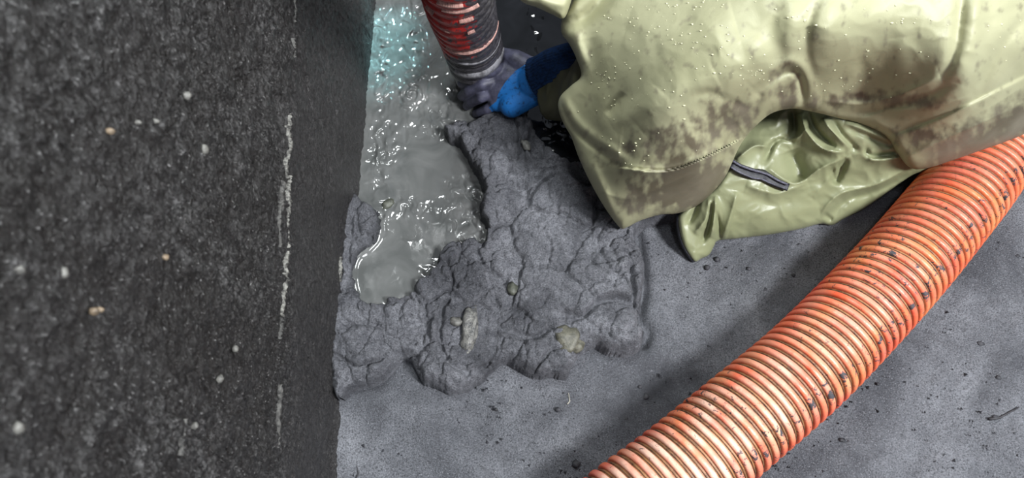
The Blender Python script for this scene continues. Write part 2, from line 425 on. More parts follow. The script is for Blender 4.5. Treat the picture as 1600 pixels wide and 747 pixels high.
# the line of lime crust and little bubbles along the wall joint
LIMED = m_plain('dull_lime_crust', (92, 91, 88), 0.4, 0.5, 0.55, 210, 0.004, c2=(38, 37, 36))
for i, (pts, wd, mt) in enumerate((([(451, 178), (449, 205), (450, 230), (446, 250)], 5, LIME), ([(447, 248), (443, 262), (446, 278)], 8, LIME), ([(450, 274), (448, 300), (449, 322), (446, 345)], 5, LIME),
                                  ([(441, 286), (437, 305), (438, 330)], 6, LIMED), ([(447, 345), (446, 365), (447, 388)], 4, LIME), ([(436, 318), (433, 350), (434, 388)], 3, LIMED), ([(446, 392), (444, 425), (445, 440), (441, 465), (438, 494)], 6, LIME),
                                  ([(437, 498), (434, 530)], 2.5, LIMED), ([(436, 600), (433, 640), (431, 700)], 3, LIMED), ([(457, 0), (458, 34)], 2.5, LIMED), ([(455, 60), (457, 90)], 2, LIMED), ([(531, 402), (529, 440)], 3.5, LIME),
                                  ([(534, 470), (533, 512)], 4.0, LIMED), ([(284, 655), (278, 712)], 4, LIMED))):
    PP = smooth_poly(pts, 12, False) if len(pts) > 2 else np.linspace(pts[0], pts[1], 20)
    n = len(PP); V = []; Fc = []; ph = RNG.rand() * 50
    for j in range(n):
        u = j / (n - 1); c = wall_pt(*PP[j]); t = (c - CAM) @ F_; nn = perlin(np.array([j * .45 + ph]), np.array([.5]))[0]; n2 = perlin(np.array([j * .3 + ph]), np.array([7.5]))[0]
        ww = wd * t / F * 1.2 * math.sin(math.pi * (0.04 + 0.92 * u)) ** .5 * max(.15, .65 + 1.1 * nn)
        for q in range(6):
            an = math.pi * q / 5
            V.append((XW - .001 + 0.0062 * math.sin(an) * (0.6 + 0.5 * RNG.rand()), c[1], c[2] + ww * math.cos(an) + wd * t / F * .9 * n2))
    for j in range(n - 1):
        for q in range(5): Fc.append([j * 6 + q, j * 6 + q + 1, (j + 1) * 6 + q + 1, (j + 1) * 6 + q])
    mesh_obj('lime_crust', V, Fc, mt, wall)

# ------------------------------------------------------------------ sludge mound
MOUND = smooth_poly([(520, 603), (560, 606), (592, 597), (612, 578), (626, 562), (645, 572), (660, 592), (688, 608), (720, 609), (748, 600), (766, 580), (784, 565), (803, 572), (822, 584),
                     (852, 589), (886, 588), (894, 568), (908, 549), (930, 545), (955, 552), (988, 554), (1006, 536), (1010, 518), (998, 496), (1006, 450), (1004, 400), (992, 368), (1010, 350), (1060, 338),
                     (1130, 310), (1250, 260), (1330, 120), (1330, -160), (500, -160), (500, 300)], 5)
POOL = smooth_poly([(530, -150), (530, 150), (530, 285), (560, 312), (584, 330), (596, 348), (594, 374), (577, 394), (560, 408), (556, 440), (566, 470), (584, 485), (600, 482), (612, 473), (630, 470), (646, 466),
                    (652, 447), (670, 440), (684, 426), (690, 405), (708, 391), (735, 384), (754, 389), (762, 372), (752, 340), (757, 308), (744, 280), (730, 254), (716, 236), (700, 226), (698, 212), (716, 203),
                    (745, 203), (765, 186), (790, 182), (822, 176), (822, 190), (834, 215), (850, 240), (885, 262), (930, 262), (1000, 200), (1100, 60), (1060, -150)], 5)
POOL_Z = 0.030
def mound_fields(px, py):
    wx = px + 9 * fbm(px / 45, py / 45, 3); wy = py + 9 * fbm(px / 45 + 40, py / 45, 3)
    d, _, _ = sdf(wx * 0.6 + px * 0.4, wy * 0.6 + py * 0.4, MOUND)
    prof = np.sqrt(np.clip(1 - (1 - np.clip(d / 15, 0, 1)) ** 2, 0, 1))
    z = -0.004 + 0.040 * prof
    z += 0.012 * sst(20, 190, d)
    # overlapping lobes
    calm = np.exp(-((px - 850) / 60) ** 2 - ((py - 400) / 90) ** 2) + np.exp(-((px - 660) / 60) ** 2 - ((py - 500) / 40) ** 2) * .3
    k = 1 - 0.65 * np.clip(calm, 0, 1)
    dome = lambda f: np.sqrt(np.clip(1 - (f / 0.95) ** 2, 0, 1))
    f1, f2, idv = worley(wx / 82, wy / 70, 1); z += 0.016 * (dome(f1) - .6) + 0.009 * (idv - .5) - 0.009 * np.exp(-(f2 - f1) / 0.035)
    f1, f2, idv = worley(wx / 37, wy / 33, 2); z += k * (0.0055 * (dome(f1) - .6) + .003 * (idv - .5) - 0.006 * np.exp(-(f2 - f1) / 0.05))
    msk = sst(-.1, .5, fbm(px / 50 + 5, py / 50, 2))
    f1, f2, idv = worley(wx / 13, wy / 12, 3); z += k * msk * (0.0036 * (dome(f1) - .6) - 0.0014 * np.exp(-(f2 - f1) / 0.08))
    z += 0.0026 * fbm(px / 30, py / 30, 3) + 0.0018 * fbm(px / 9, py / 9, 3) + 0.0007 * perlin(px / 3.6, py / 3.6) + k * .0012 * np.minimum(0, ridged(px / 22, py / 22, 2) - .4) * -1
    # drawn crevices and ledges of the photograph
    for poly, hh, wd in (([(752, 392), (745, 405), (760, 430), (790, 450)], -.006, 3.5), ([(820, 300), (822, 325), (835, 305), (870, 285)], -.005, 3), ([(700, 420), (690, 440), (715, 455)], -.004, 3),
                         ([(980, 430), (988, 480), (960, 478), (930, 482), (910, 500), (880, 498)], -.008, 4), ([(640, 470), (620, 500), (640, 515), (680, 505)], -.004, 4),
                         ([(540, 520), (580, 515), (610, 530), (650, 545)], -.004, 3.5), ([(700, 480), (690, 520), (700, 570), (735, 590)], -.006, 4), ([(745, 505), (770, 515), (800, 525), (835, 535), (860, 520)], -.007, 4),
                         ([(770, 470), (775, 500), (768, 560), (745, 590)], -.005, 4), ([(835, 215), (828, 245), (845, 265), (880, 272), (915, 300)], -.006, 4), ([(790, 190), (835, 205)], -.004, 2.5),
                         ([(870, 280), (930, 300), (985, 350)], -.006, 6), ([(850, 370), (860, 400), (850, 430)], -.003, 3), ([(560, 330), (552, 380), (548, 430)], -.004, 3), ([(725, 235), (750, 260), (765, 330), (752, 380)], .004, 7),
                         ([(880, 320), (870, 350), (905, 370), (930, 350)], -.003, 3), ([(935, 400), (950, 430), (985, 440)], -.004, 3), ([(780, 240), (800, 260), (790, 300)], -.003, 3)):
        q, s, t, _, _ = seg_dist(wx * .5 + px * .5, wy * .5 + py * .5, smooth_poly(poly, 3, False), False)
        z += 1.7 * hh * np.exp(-(q / wd) ** 2) + np.sign(hh) * -0.25 * hh * 0 + 0.35 * abs(hh) * np.exp(-((q - wd * 2.4) / (wd * 1.4)) ** 2) * (s > 0)
    # two round craters of the drawn lobes lower down
    for cx, cy, rx, ry, hh in ((735, 520, 38, 55, -.010), (700, 560, 34, 34, .006), (955, 520, 45, 28, .010), (850, 555, 50, 25, .004), (575, 560, 45, 35, .008), (900, 400, 60, 60, .004), (800, 430, 60, 40, .003), (745, 475, 60, 25, .004), (590, 350, 25, 40, .004), (970, 440, 34, 80, .010), (790, 250, 40, 50, .006), (590, 585, 40, 20, .008), (700, 585, 60, 22, .008)):
        z += hh * np.exp(-((px - cx) / rx) ** 2 - ((py - cy) / ry) ** 2)
    # basin holding the slurry
    dp, _, _ = sdf(px + 3 * fbm(px / 14, py / 14, 3), py + 3 * fbm(px / 14 + 9, py / 14, 3), POOL)
    z = np.where(d > 12, np.maximum(z, POOL_Z + 0.004), z)
    z += (POOL_Z - 0.016 - z) * sst(-4, 5, dp)
    wet = np.exp(-np.clip(-dp, 0, 99) / 5.0)
    return z, d, dp, wet
def build_mound():
    xs = np.arange(505, 1340, 1.6); ys = np.arange(-155, 625, 1.6)
    PX, PY = np.meshgrid(xs, ys)
    z, d, dp, wet = mound_fields(PX, PY)
    P = P2W(PX, PY, np.full(PX.shape, 0.0)); P[..., 2] = z      # a true height field over the floor
    P[..., :2] -= (P2W(PX, PY, np.full(PX.shape, 0.0)) - P2W(PX, PY, np.full(PX.shape, 0.02)))[..., :2]
    P[..., 0] = np.maximum(P[..., 0], XW - 0.004)
    keep = (d > -4)
    f = grid_faces(keep); kf = keep[:-1, :-1] | keep[:-1, 1:] | keep[1:, 1:] | keep[1:, :-1]
    # banks: mesh extends a little below the floor so it meets it without a gap
    P[..., 2] = np.where(d < 0.5, np.minimum(P[..., 2], -0.022), P[..., 2])
    V, Fc, at = compact(P.reshape(-1, 3), f[kf][:, ::-1], {'wet': wet})
    o = mesh_obj('sludge_mound', V, Fc, SLUDGE, attrs=at)
    return tag(o, 'heaped lumpy grey sludge on the floor against the wall', 'sludge', kind='stuff')
mound = build_mound()
def mound_z(px, py):
    z, d, dp, wet = mound_fields(np.array([[float(px)]]), np.array([[float(py)]])); return float(z[0, 0])

def build_liquid(name, xs, ys, region, mat, blobs, label, amp=1.0, swirl=False):
    PX, PY = np.meshgrid(xs, ys)
    m = np.zeros(PX.shape)
    for cx, cy, rx, ry, a in blobs: m += 1.2 * a * np.exp(-((PX - cx) / rx) ** 2 - ((PY - cy) / ry) ** 2)
    z = np.full(PX.shape, POOL_Z) + 0.0010 * fbm(PX / 60, PY / 50, 2)
    wx = PX + 7 * fbm(PX / 22, PY / 22, 2); wy = PY + 7 * fbm(PX / 22 + 30, PY / 22, 2)
    z += amp * np.clip(m, 0, 1.4) * (0.0036 * fbm(wx / 15, wy / 17, 2) + 0.0013 * perlin(wx / 6.5, wy / 8))
    if swirl:
        r = np.hypot(PX - 643, (PY - 147) * 1.05); th = np.arctan2(PY - 147, PX - 643)
        z += 0.0020 * np.sin(r * 2 * np.pi / 9 - th) * np.exp(-(r / 20) ** 2)
    dp, _, _ = sdf(PX, PY, POOL)
    z -= 0.0015 * np.exp(-(np.clip(dp + 2, 0, 99) / 3.0) ** 2) * -1.2          # raised meniscus / skin at the bank
    P = P2W(PX, PY, z)
    P[..., 0] = np.maximum(P[..., 0], XW - 0.002)
    keep = region(PX, PY) & (dp > -9)
    f = grid_faces(keep); kf = keep[:-1, :-1] & keep[:-1, 1:] & keep[1:, 1:] & keep[1:, :-1]
    V, Fc, _ = compact(P.reshape(-1, 3), f[kf][:, ::-1])
    o = mesh_obj(name, V, Fc, mat)
    return tag(o, label, 'liquid', kind='stuff')
DIV = lambda y: np.interp(y, [-160, 0, 100, 175, 240], [770, 775, 785, 815, 835])
build_liquid('slurry_pool', np.arange(550, 840, 1.5), np.arange(-150, 500, 1.5), lambda x, y: (x < DIV(y)), LIQ,
             [(595, 40, 16, 60, 1), (650, 60, 22, 45, 1), (645, 145, 26, 45, .9), (598, 130, 14, 40, 1), (590, 250, 16, 55, 1), (612, 225, 20, 25, .9), (700, 175, 40, 22, 1), (745, 300, 13, 42, .9), (722, 290, 22, 14, .7),
              (690, 330, 60, 20, .35), (740, 350, 20, 18, .9), (625, 320, 26, 14, .8), (600, 345, 10, 18, .8), (600, 482, 26, 5, 1.3), (640, 474, 14, 5, 1.2), (668, 425, 12, 8, .9), (740, 380, 14, 7, 1.2), (690, 205, 30, 12, 1), (640, 375, 14, 6, .4),
              (700, 110, 30, 40, .8), (660, 0, 40, 40, .8)],
             'pool of shiny grey slurry between wall and hose nozzle', 1.0, True)
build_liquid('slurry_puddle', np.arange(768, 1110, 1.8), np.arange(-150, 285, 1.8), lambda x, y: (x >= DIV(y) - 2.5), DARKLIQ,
             [(864, 205, 24, 30, 1.0), (836, 35, 12, 30, .8), (835, 80, 20, 10, .3), (885, 250, 20, 10, .4)], 'wet slurry coloured near black, partly for the shade under the olive coat', 1.0)

# ------------------------------------------------------------------ stones and bits in the sludge
def on_mound(px, py, dz=0.0):
    z = mound_z(px, py); return P2W(px, py, 0.0 * px + z) + np.array([0, 0, dz])
SHARD = m_plain('pale_grey_shard', (128, 127, 122), 0.3, 0.6, 0.5, 110, 0.004, c2=(74, 74, 74))
OLST = m_plain('olive_stone', (104, 102, 90), 0.45, 0.5, 0.3, 120, 0.002)
GRN = m_plain('greenish_stone', (84, 86, 76), 0.4, 0.5, 0.3, 120, 0.002)
sh = lump(on_mound(733, 520, 0.002), (0.012, 0.036, 0.009), SHARD, 'stone_shard', seed=11, res=3, rot=-0.12)
tag(sh, 'long pale grey wet shard sunk upright in the sludge hollow', 'stone')
st = lump(on_mound(889, 530, 0.000), (0.019, 0.020, 0.012), OLST, 'stone', seed=5, res=3)
tag(st, 'olive brown stone stuck in the lower edge of the sludge', 'stone')
for i, (px, py, sx, sy, m, lab) in enumerate(((800, 452, .008, .011, GRN, 'small greenish stone in the middle of the sludge'),
                                       (822, 228, .006, .014, PEB, 'thin pale chip by the dark puddle'),
                                       (607, 318, .012, .008, GRN, 'dark wet stone at the edge of the grey slurry near the wall'),
                                       (712, 502, .007, .010, PEB, 'small light stone left of the pale shard'),
                                       (731, 494, .006, .007, PEB, 'small light stone on top of the pale shard'))):
    z = POOL_Z if px == 607 else None
    loc = P2W(px, py, POOL_Z) if z else on_mound(px, py, 0.001)
    tag(lump(loc, (sx, sy, 0.005), m, 'stone', seed=20 + i, rot=0.4 * i), lab, 'stone')
TWIG = m_plain('dry_straw', (168, 164, 152), 0.6, 0.4, 0.3, 200, 0)
TWIGD = m_plain('dark_twig', (58, 57, 60), 0.6, 0.4, 0.3, 200, 0)
def twig(px0, py0, z0, px1, py1, z1, r, m, lab, bow=0.003):
    a = P2W(px0, py0, z0); b = P2W(px1, py1, z1); V = []; Fc = []; n = 7; k = 6
    ax = (b - a) / np.linalg.norm(b - a); u = np.cross(ax, [0, 0, 1.0]); u /= np.linalg.norm(u); v = np.cross(ax, u)
    for j in range(n):
        t = j / (n - 1); c = a * (1 - t) + b * t + u * bow * math.sin(math.pi * t) * (1 + .4 * math.sin(7 * t)); rr = r * (1 - 0.6 * t)
        for q in range(k):
            an = 2 * math.pi * q / k; V.append(c + u * rr * math.cos(an) + v * rr * math.sin(an))
    for j in range(n - 1):
        for q in range(k): Fc.append([j * k + q, j * k + (q + 1) % k, (j + 1) * k + (q + 1) % k, (j + 1) * k + q])
    Fc += [list(range(k))[::-1], [(n - 1) * k + q for q in range(k)]]
    V = np.array(V); o = mesh_obj('twig', V - a, Fc, m); o.location = Vector(a.tolist()); tag(o, lab, 'twig')
twig(957, 552, .010, 953, 530, .030, .0009, TWIG, 'thin pale straw standing at the right foot of the sludge')
twig(1545, 655, .002, 1592, 636, .003, .0022, TWIGD, 'short dark twig on bare floor right of the orange hose')
twig(886, 632, .002, 888, 614, .003, .0012, TWIG, 'pale sliver lying on the floor below the sludge')
twig(556, 747, .002, 557, 728, .003, .0012, TWIGD, 'dark splinter on the floor near the foot of the wall')
twig(624, 655, .002, 627, 640, .003, .0012, TWIG, 'pale sliver on the floor left of centre near the wall')
twig(785, 345, .044, 786, 330, .046, .0008, TWIG, 'tiny pale straw on the sludge right of the grey pool')

CLOD = m_plain('dark_clod', (62, 62, 67), 0.6, 0.4, 0.3, 120, 0.002)
CL = ['dark clod alone on the floor between coat tail and orange hose', 'dark clod beside the coat tail where it nears the orange hose', 'tiny dark clod on the floor a little above the lone clod near the coat tail',
      'dark clod left of the orange hose, in the dark patch below the sludge', 'dark clod halfway between sludge and lower end of the orange hose', 'dark clod on the bright floor at the far right edge', 'small dark clod right of the hose, left one of a pair',
      'tiny dark clod just under the right foot of the sludge', 'small dark clod at the right edge above the dark twig', 'dark clod just below the coat tail near the middle of its hem', 'dark clod by the tip of the coat tail',
      'small dark clod under the torn floor patch by the coat tail', 'small dark clod right of the hose, right one of a pair', 'small dark clod touching the dark twig', 'tiny dark clod on the floor right of the middle of the hose',
      'dark clod at the bottom edge next to the end of the orange hose', '', 'small dark clod below the olive stone on the floor', 'tiny dark clod under the sludge lobe with the pale shard', 'small dark clod right beside the upper part of the orange hose']
for i, (px, py, r) in enumerate(((1195, 453, .0055), (1318, 356, .005), (1240, 430, .003), (1008, 620, .006), (978, 655, .005), (1532, 537, .005), (1316, 688, .004), (1000, 605, .0035), (1560, 590, .004), (1120, 405, .005), (1105, 418, .005),
                                 (1170, 420, .004), (1325, 690, .003), (1555, 652, .004), (1372, 600, .003), (900, 725, .006), (1085, 690, .0), (872, 640, .004), (775, 640, .003), (1590, 400, .004))):
    if r > 0:
        o = lump(P2W(px, py, 0.002), (r, r * .85, r * .6), CLOD, 'clod', seed=40 + i)
        tag(o, CL[i], 'clod', 'dark clods scattered on the floor')
# uncountable crumbs
def crumbs():
    V = []; Fc = []; base = np.array([(1, 0, 0), (-.6, .8, 0), (-.6, -.8, 0), (0, 0, .9)])
    n = 0
    while n < 1500:
        px = RNG.uniform(520, 1650); py = RNG.uniform(330, 800)
        p = P2W(px, py, 0.0012); r = abs(RNG.normal(0, 0.0011)) + 0.0005; a = RNG.rand() * 6.28
        c, s = math.cos(a), math.sin(a)
        q = base * r * RNG.uniform(.7, 1.3, (4, 3)); q = np.stack([q[:, 0] * c - q[:, 1] * s, q[:, 0] * s + q[:, 1] * c, q[:, 2]], -1) + p
        k = len(V) ; V.extend(q.tolist()); Fc += [[k, k + 1, k + 3], [k + 1, k + 2, k + 3], [k + 2, k, k + 3], [k, k + 2, k + 1]]; n += 1
    o = mesh_obj('grit', V, Fc, CLOD, smooth=False); tag(o, 'fine dark grit and crumbs strewn over the floor', 'grit', kind='stuff')
crumbs()

# ------------------------------------------------------------------ sweeps
def frames(C):
    T = np.gradient(C, axis=0); T /= np.linalg.norm(T, axis=1)[:, None]
    N = np.zeros_like(C); u = np.cross(T[0], [0, 0, 1.0]); u /= np.linalg.norm(u); N[0] = u
    for i in range(1, len(C)):
        v = N[i - 1] - T[i] * (N[i - 1] @ T[i]); N[i] = v / np.linalg.norm(v)
    B = np.cross(T, N); return T, N, B
def resample(C, step):
    s = np.concatenate([[0], np.cumsum(np.linalg.norm(np.diff(C, axis=0), axis=1))]); L = s[-1]; n = max(3, int(L / step))
    t = np.linspace(0, L, n); return np.stack([np.interp(t, s, C[:, k]) for k in range(3)], -1), L
def tube(C, r, k=48, jitter=None):
    T, N, B = frames(C); a = np.linspace(0, 2 * np.pi, k, endpoint=False); r = np.broadcast_to(r, (len(C),))
    P = C[:, None] + r[:, None, None] * (np.cos(a)[None, :, None] * N[:, None] + np.sin(a)[None, :, None] * B[:, None])
    n = len(C); i = np.arange(n - 1)[:, None]; j = np.arange(k)[None]; j2 = (j + 1) % k
    f = np.stack([i * k + j, i * k + j2, (i + 1) * k + j2, (i + 1) * k + j], -1).reshape(-1, 4)
    return P.reshape(-1, 3), f
def helix_rib(C, R0, pitch, prof, per=56):
    """sweep a small cross-section (along-axis, out) helically around the spine"""
    Cd, L = resample(C, 0.002); T, N, B = frames(Cd); s = np.linspace(0, L, len(Cd))
    turns = L / pitch; n = int(turns * per); t = np.linspace(0, 1, n); sa = t * L; an = t * turns * 2 * np.pi
    ip = lambda A, q: np.stack([np.interp(q, s, A[:, k]) for k in range(3)], -1)
    V = []
    for (da, out) in prof:
        q = np.clip(sa + da, 0, L); c = ip(Cd, q); nn = ip(N, q); bb = ip(B, q)
        V.append(c + (R0 + out) * (np.cos(an)[:, None] * nn + np.sin(an)[:, None] * bb))
    V = np.stack(V, 1); m = len(prof); i = np.arange(n - 1)[:, None]; j = np.arange(m - 1)[None]
    f = np.stack([i * m + j, i * m + j + 1, (i + 1) * m + j + 1, (i + 1) * m + j], -1).reshape(-1, 4)
    return V.reshape(-1, 3), f

# ------------------------------------------------------------------ orange hose
R0 = 0.0615; PITCH = 0.0148
cp = [(868, 900), (965, 813), (1062, 738), (1160, 656), (1255, 575), (1336, 494), (1410, 414), (1472, 340), (1528, 268), (1585, 175), (1640, 60), (1680, -60)]
cp = np.array(cp, float)
cw = P2W(cp[:, 0], cp[:, 1], np.full(len(cp), 0.066))
SP = smooth_poly(cw, 14, False)
SP, LH = resample(SP, 0.004)
hose = empty('suction_hose', (float(SP[60][0]), float(SP[60][1]), 0.0), 'thick orange ribbed suction hose lying across the floor', 'hose')
V, f = tube(SP, R0 - 0.001, 64)
mesh_obj('hose_wall', V, f, GROOVE, hose)
prof = [(-.0046, -.0012), (-.0045, .0016), (-.0036, .0034), (-.0018, .0041), (.0010, .0041), (.0030, .0035), (.0040, .0016), (.0041, -.0012)]
V, f = helix_rib(SP, R0, PITCH, prof, 72)
px, py = W2P(V)
# chalky worn top of the ribs towards the lower end; mud on the flank
top = np.clip((V[:, 2] - 0.075) / 0.05, 0, 1)
pale = np.clip(0.95 * np.interp(px, [900, 1100, 1300, 1450, 1600], [1.0, .85, .4, .22, .2]) * top * (0.8 + 0.7 * fbm(px / 40, py / 40, 3)), 0, .9)
axd = seg_dist(px, py, smooth_poly(cp, 3, False), False)
sideq = np.clip(axd[1] * axd[0] / 70, -1, 1)
mud = 0.10 * np.exp(-((sideq - 0.75) / 0.25) ** 2) + 0.09 * np.exp(-((px - 1370) / 60) ** 2 - ((py - 400) / 55) ** 2) + 0.09 * np.exp(-((px - 1100) / 50) ** 2 - ((py - 640) / 40) ** 2) - 0.02
mesh_obj('spiral_rib', V, f[:, ::-1], RIB, hose, attrs={'pale': pale, 'mud': mud})
prof2 = [(.0061, -.0012), (.0064, .0006), (.0069, .0012), (.0074, .0006), (.0077, -.0012)]
V, f = helix_rib(SP, R0, PITCH, prof2, 60)
mesh_obj('spiral_bead', V, f[:, ::-1], m_plain('muddy_bead', (128, 104, 76), .45, .5, .5, 120, 0.001, c2=(64, 54, 46)), hose)

# ------------------------------------------------------------------ red nozzle hose
nz = np.array([P2W(700, -190, .62), P2W(708, -80, .46), P2W(718, 2, .315), P2W(735, 60, .175), P2W(752, 118, .045), P2W(757, 135, .002)])
NS, LN = resample(smooth_poly(nz, 12, False), 0.004)
noz = empty('nozzle_hose', tuple(NS[-8]), 'red hose smeared with black mud held upright in the slurry', 'hose')
sN = np.linspace(0, 1, len(NS))
RN = 0.0455
V, f = tube(NS, RN, 64)
px, py = W2P(V)
mudN = np.interp(py, [0, 70, 88, 96, 130], [-.03, .04, .12, .4, .5]) + np.interp(px - np.interp(py, [0, 110], [718, 755]), [-55, -15, 10, 45], [-.12, -.04, .12, .35])
NOZ = m_nozzle()
mesh_obj('hose_wall', V, f, NOZ, noz, attrs={'mud': mudN})
NS_r = NS[: -22]
V, f = helix_rib(NS_r, RN, 0.027, [(-.009, -.0005), (-.007, .0008), (-.004, .0022), (0, .0028), (.004, .0022), (.007, .0008), (.009, -.0005)], 56)
px, py = W2P(V)
mudN = np.interp(py, [0, 70, 88, 96, 130], [-.05, .03, .1, .3, .5]) + np.interp(px - np.interp(py, [0, 110], [718, 755]), [-55, -15, 10, 45], [-.12, -.05, .12, .35])
mesh_obj('spiral_rib', V, f[:, ::-1], NOZ, noz, attrs={'mud': mudN})
# worn pink stripes where the ribs rubbed bare
PINK = m_plain('worn_pink_rib', (206, 160, 150), .5, .5, .25, 150, 0.001); GREYR = m_plain('grey_metal_collar', (142, 141, 146), .45, .5, .35, 90, 0.001)
DARKR = m_plain('black_mud_band', (52, 50, 54), .4, .5, .3, 90, 0.003)
def ringband(name, s0, a0, a1, width, out, mat, ragged=.3, n=60):
    """raised band partly round the nozzle; s0 is arc length from the mouth"""
    i0 = len(NS) - 1 - s0 / (LN / len(NS)); T, N, B = frames(NS); V = []; Fc = []
    m = 5
    for k in range(n + 1):
        an = a0 + (a1 - a0) * k / n; ww = width * (1 - ragged * RNG.rand()) * (math.sin(math.pi * min(1, max(0, k / n * .96 + .02))) ** .3)
        for q in range(m):
            da = (q / (m - 1) - .5) * ww; idx = i0 - da / (LN / len(NS)); i = int(np.clip(idx, 0, len(NS) - 2)); fr = idx - i
            c = NS[i] * (1 - fr) + NS[i + 1] * fr
            rr = RN + (out if 0 < q < m - 1 else -0.001)
            V.append(c + rr * (math.cos(an) * N[i] + math.sin(an) * B[i]))
    for k in range(n):
        for q in range(m - 1): Fc.append([k * m + q, k * m + q + 1, (k + 1) * m + q + 1, (k + 1) * m + q])
    return mesh_obj(name, V, Fc, mat, noz)
def nz_ang(px_, py_, s0):
    """angle on the nozzle whose surface point projects nearest to the pixel"""
    i = int(np.clip(len(NS) - 1 - s0 / (LN / len(NS)), 0, len(NS) - 1)); T, N, B = frames(NS); best = (1e9, 0)
    for k in range(180):
        an = 2 * math.pi * k / 180; p = NS[i] + RN * (math.cos(an) * N[i] + math.sin(an) * B[i]); nrm = p - NS[i]
        if nrm @ (CAM - p) < 0: continue
        u, v = W2P(p[None]); e = (u[0] - px_) ** 2
        if e < best[0]: best = (e, an)
    return best[1]
def arc(s0, pxa, pxb):
    a = nz_ang(pxa, 0, s0); b = nz_ang(pxb, 0, s0)
    while b - a > math.pi: b -= 2 * math.pi
    while b - a < -math.pi: b += 2 * math.pi
    return a, b
def find_s(xm, ym):
    best = (1e9, .1)
    for s0 in np.linspace(.01, .5, 99):
        an = nz_ang(xm, 0, s0); i = int(np.clip(len(NS) - 1 - s0 / (LN / len(NS)), 0, len(NS) - 1)); T, N, B = frames(NS)
        u, v = W2P((NS[i] + RN * (math.cos(an) * N[i] + math.sin(an) * B[i]))[None]); e = abs(v[0] - ym) + abs(u[0] - xm)
        if e < best[0]: best = (e, s0)
    return best[1]
for nm, xa, xb, xm, ym, wd, out, mt, rg in (('worn_stripe', 684, 723, 703, 6, .012, .0038, PINK, .3), ('worn_stripe', 692, 746, 718, 16, .012, .0038, PINK, .3), ('worn_stripe', 717, 739, 728, 31, .011, .0038, PINK, .4),
                          ('worn_stripe', 731, 741, 736, 47, .010, .0038, PINK, .3), ('worn_stripe', 696, 704, 700, 45, .010, .0038, PINK, .4), ('worn_stripe', 668, 678, 673, 15, .010, .0038, PINK, .4),
                          ('worn_stripe', 698, 784, 738, 80, .010, .0034, PINK, .55), ('wire_ring', 704, 790, 745, 96, .006, .003, GREYR, .4), ('end_collar', 712, 796, 738, 118, .022, .0042, GREYR, .15)):
    s0 = find_s(xm, ym); a, b = arc(s0, xa, xb); ringband(nm, s0, a, b, wd, out, mt, rg)
ringband('mud_band', find_s(748, 103), 0, 2 * math.pi, .012, .0016, DARKR, .4)

# ------------------------------------------------------------------ draped sheets for the clothing
def fold_height(px, py, folds):
    z = np.zeros(px.shape)
    for kind, pts, wd, hh in folds:
        P = smooth_poly(pts, 5, False) if len(pts) > 2 else np.array(pts, float)
        d, s, t, _, _ = seg_dist(px, py, P, False)
        tp = np.clip(np.minimum(t, 1 - t) * 5, 0, 1) ** .6
        if kind == 'g': z += hh * np.exp(-(d / wd) ** 2) * (0.25 + .75 * tp)
        elif kind == 'r': z += hh * np.exp(-d / wd) * tp
        elif kind == 's': z += hh * np.exp(-d / wd) * np.tanh(s * d / 2.5) * tp
        elif kind == 'b': z += hh * np.exp(-d / wd) * (s > 0) * sst(0, 2.5, d) * tp + 0
    return z
def rbf(px, py, anchors):
    A = np.array(anchors, float); q = A[:, :2] / 300.0
    K = np.sqrt((q[:, None, 0] - q[None, :, 0]) ** 2 + (q[:, None, 1] - q[None, :, 1]) ** 2 + .012); n = len(A)
    Mx = np.block([[K, np.c_[np.ones(n), q]], [np.c_[np.ones(n), q].T, np.zeros((3, 3))]])
    w_ = np.linalg.solve(Mx, np.r_[A[:, 2], 0, 0, 0])
    out = w_[n] + w_[n + 1] * px / 300 + w_[n + 2] * py / 300
    for i in range(n): out = out + w_[i] * np.sqrt((px / 300 - q[i, 0]) ** 2 + (py / 300 - q[i, 1]) ** 2 + .012)
    return out
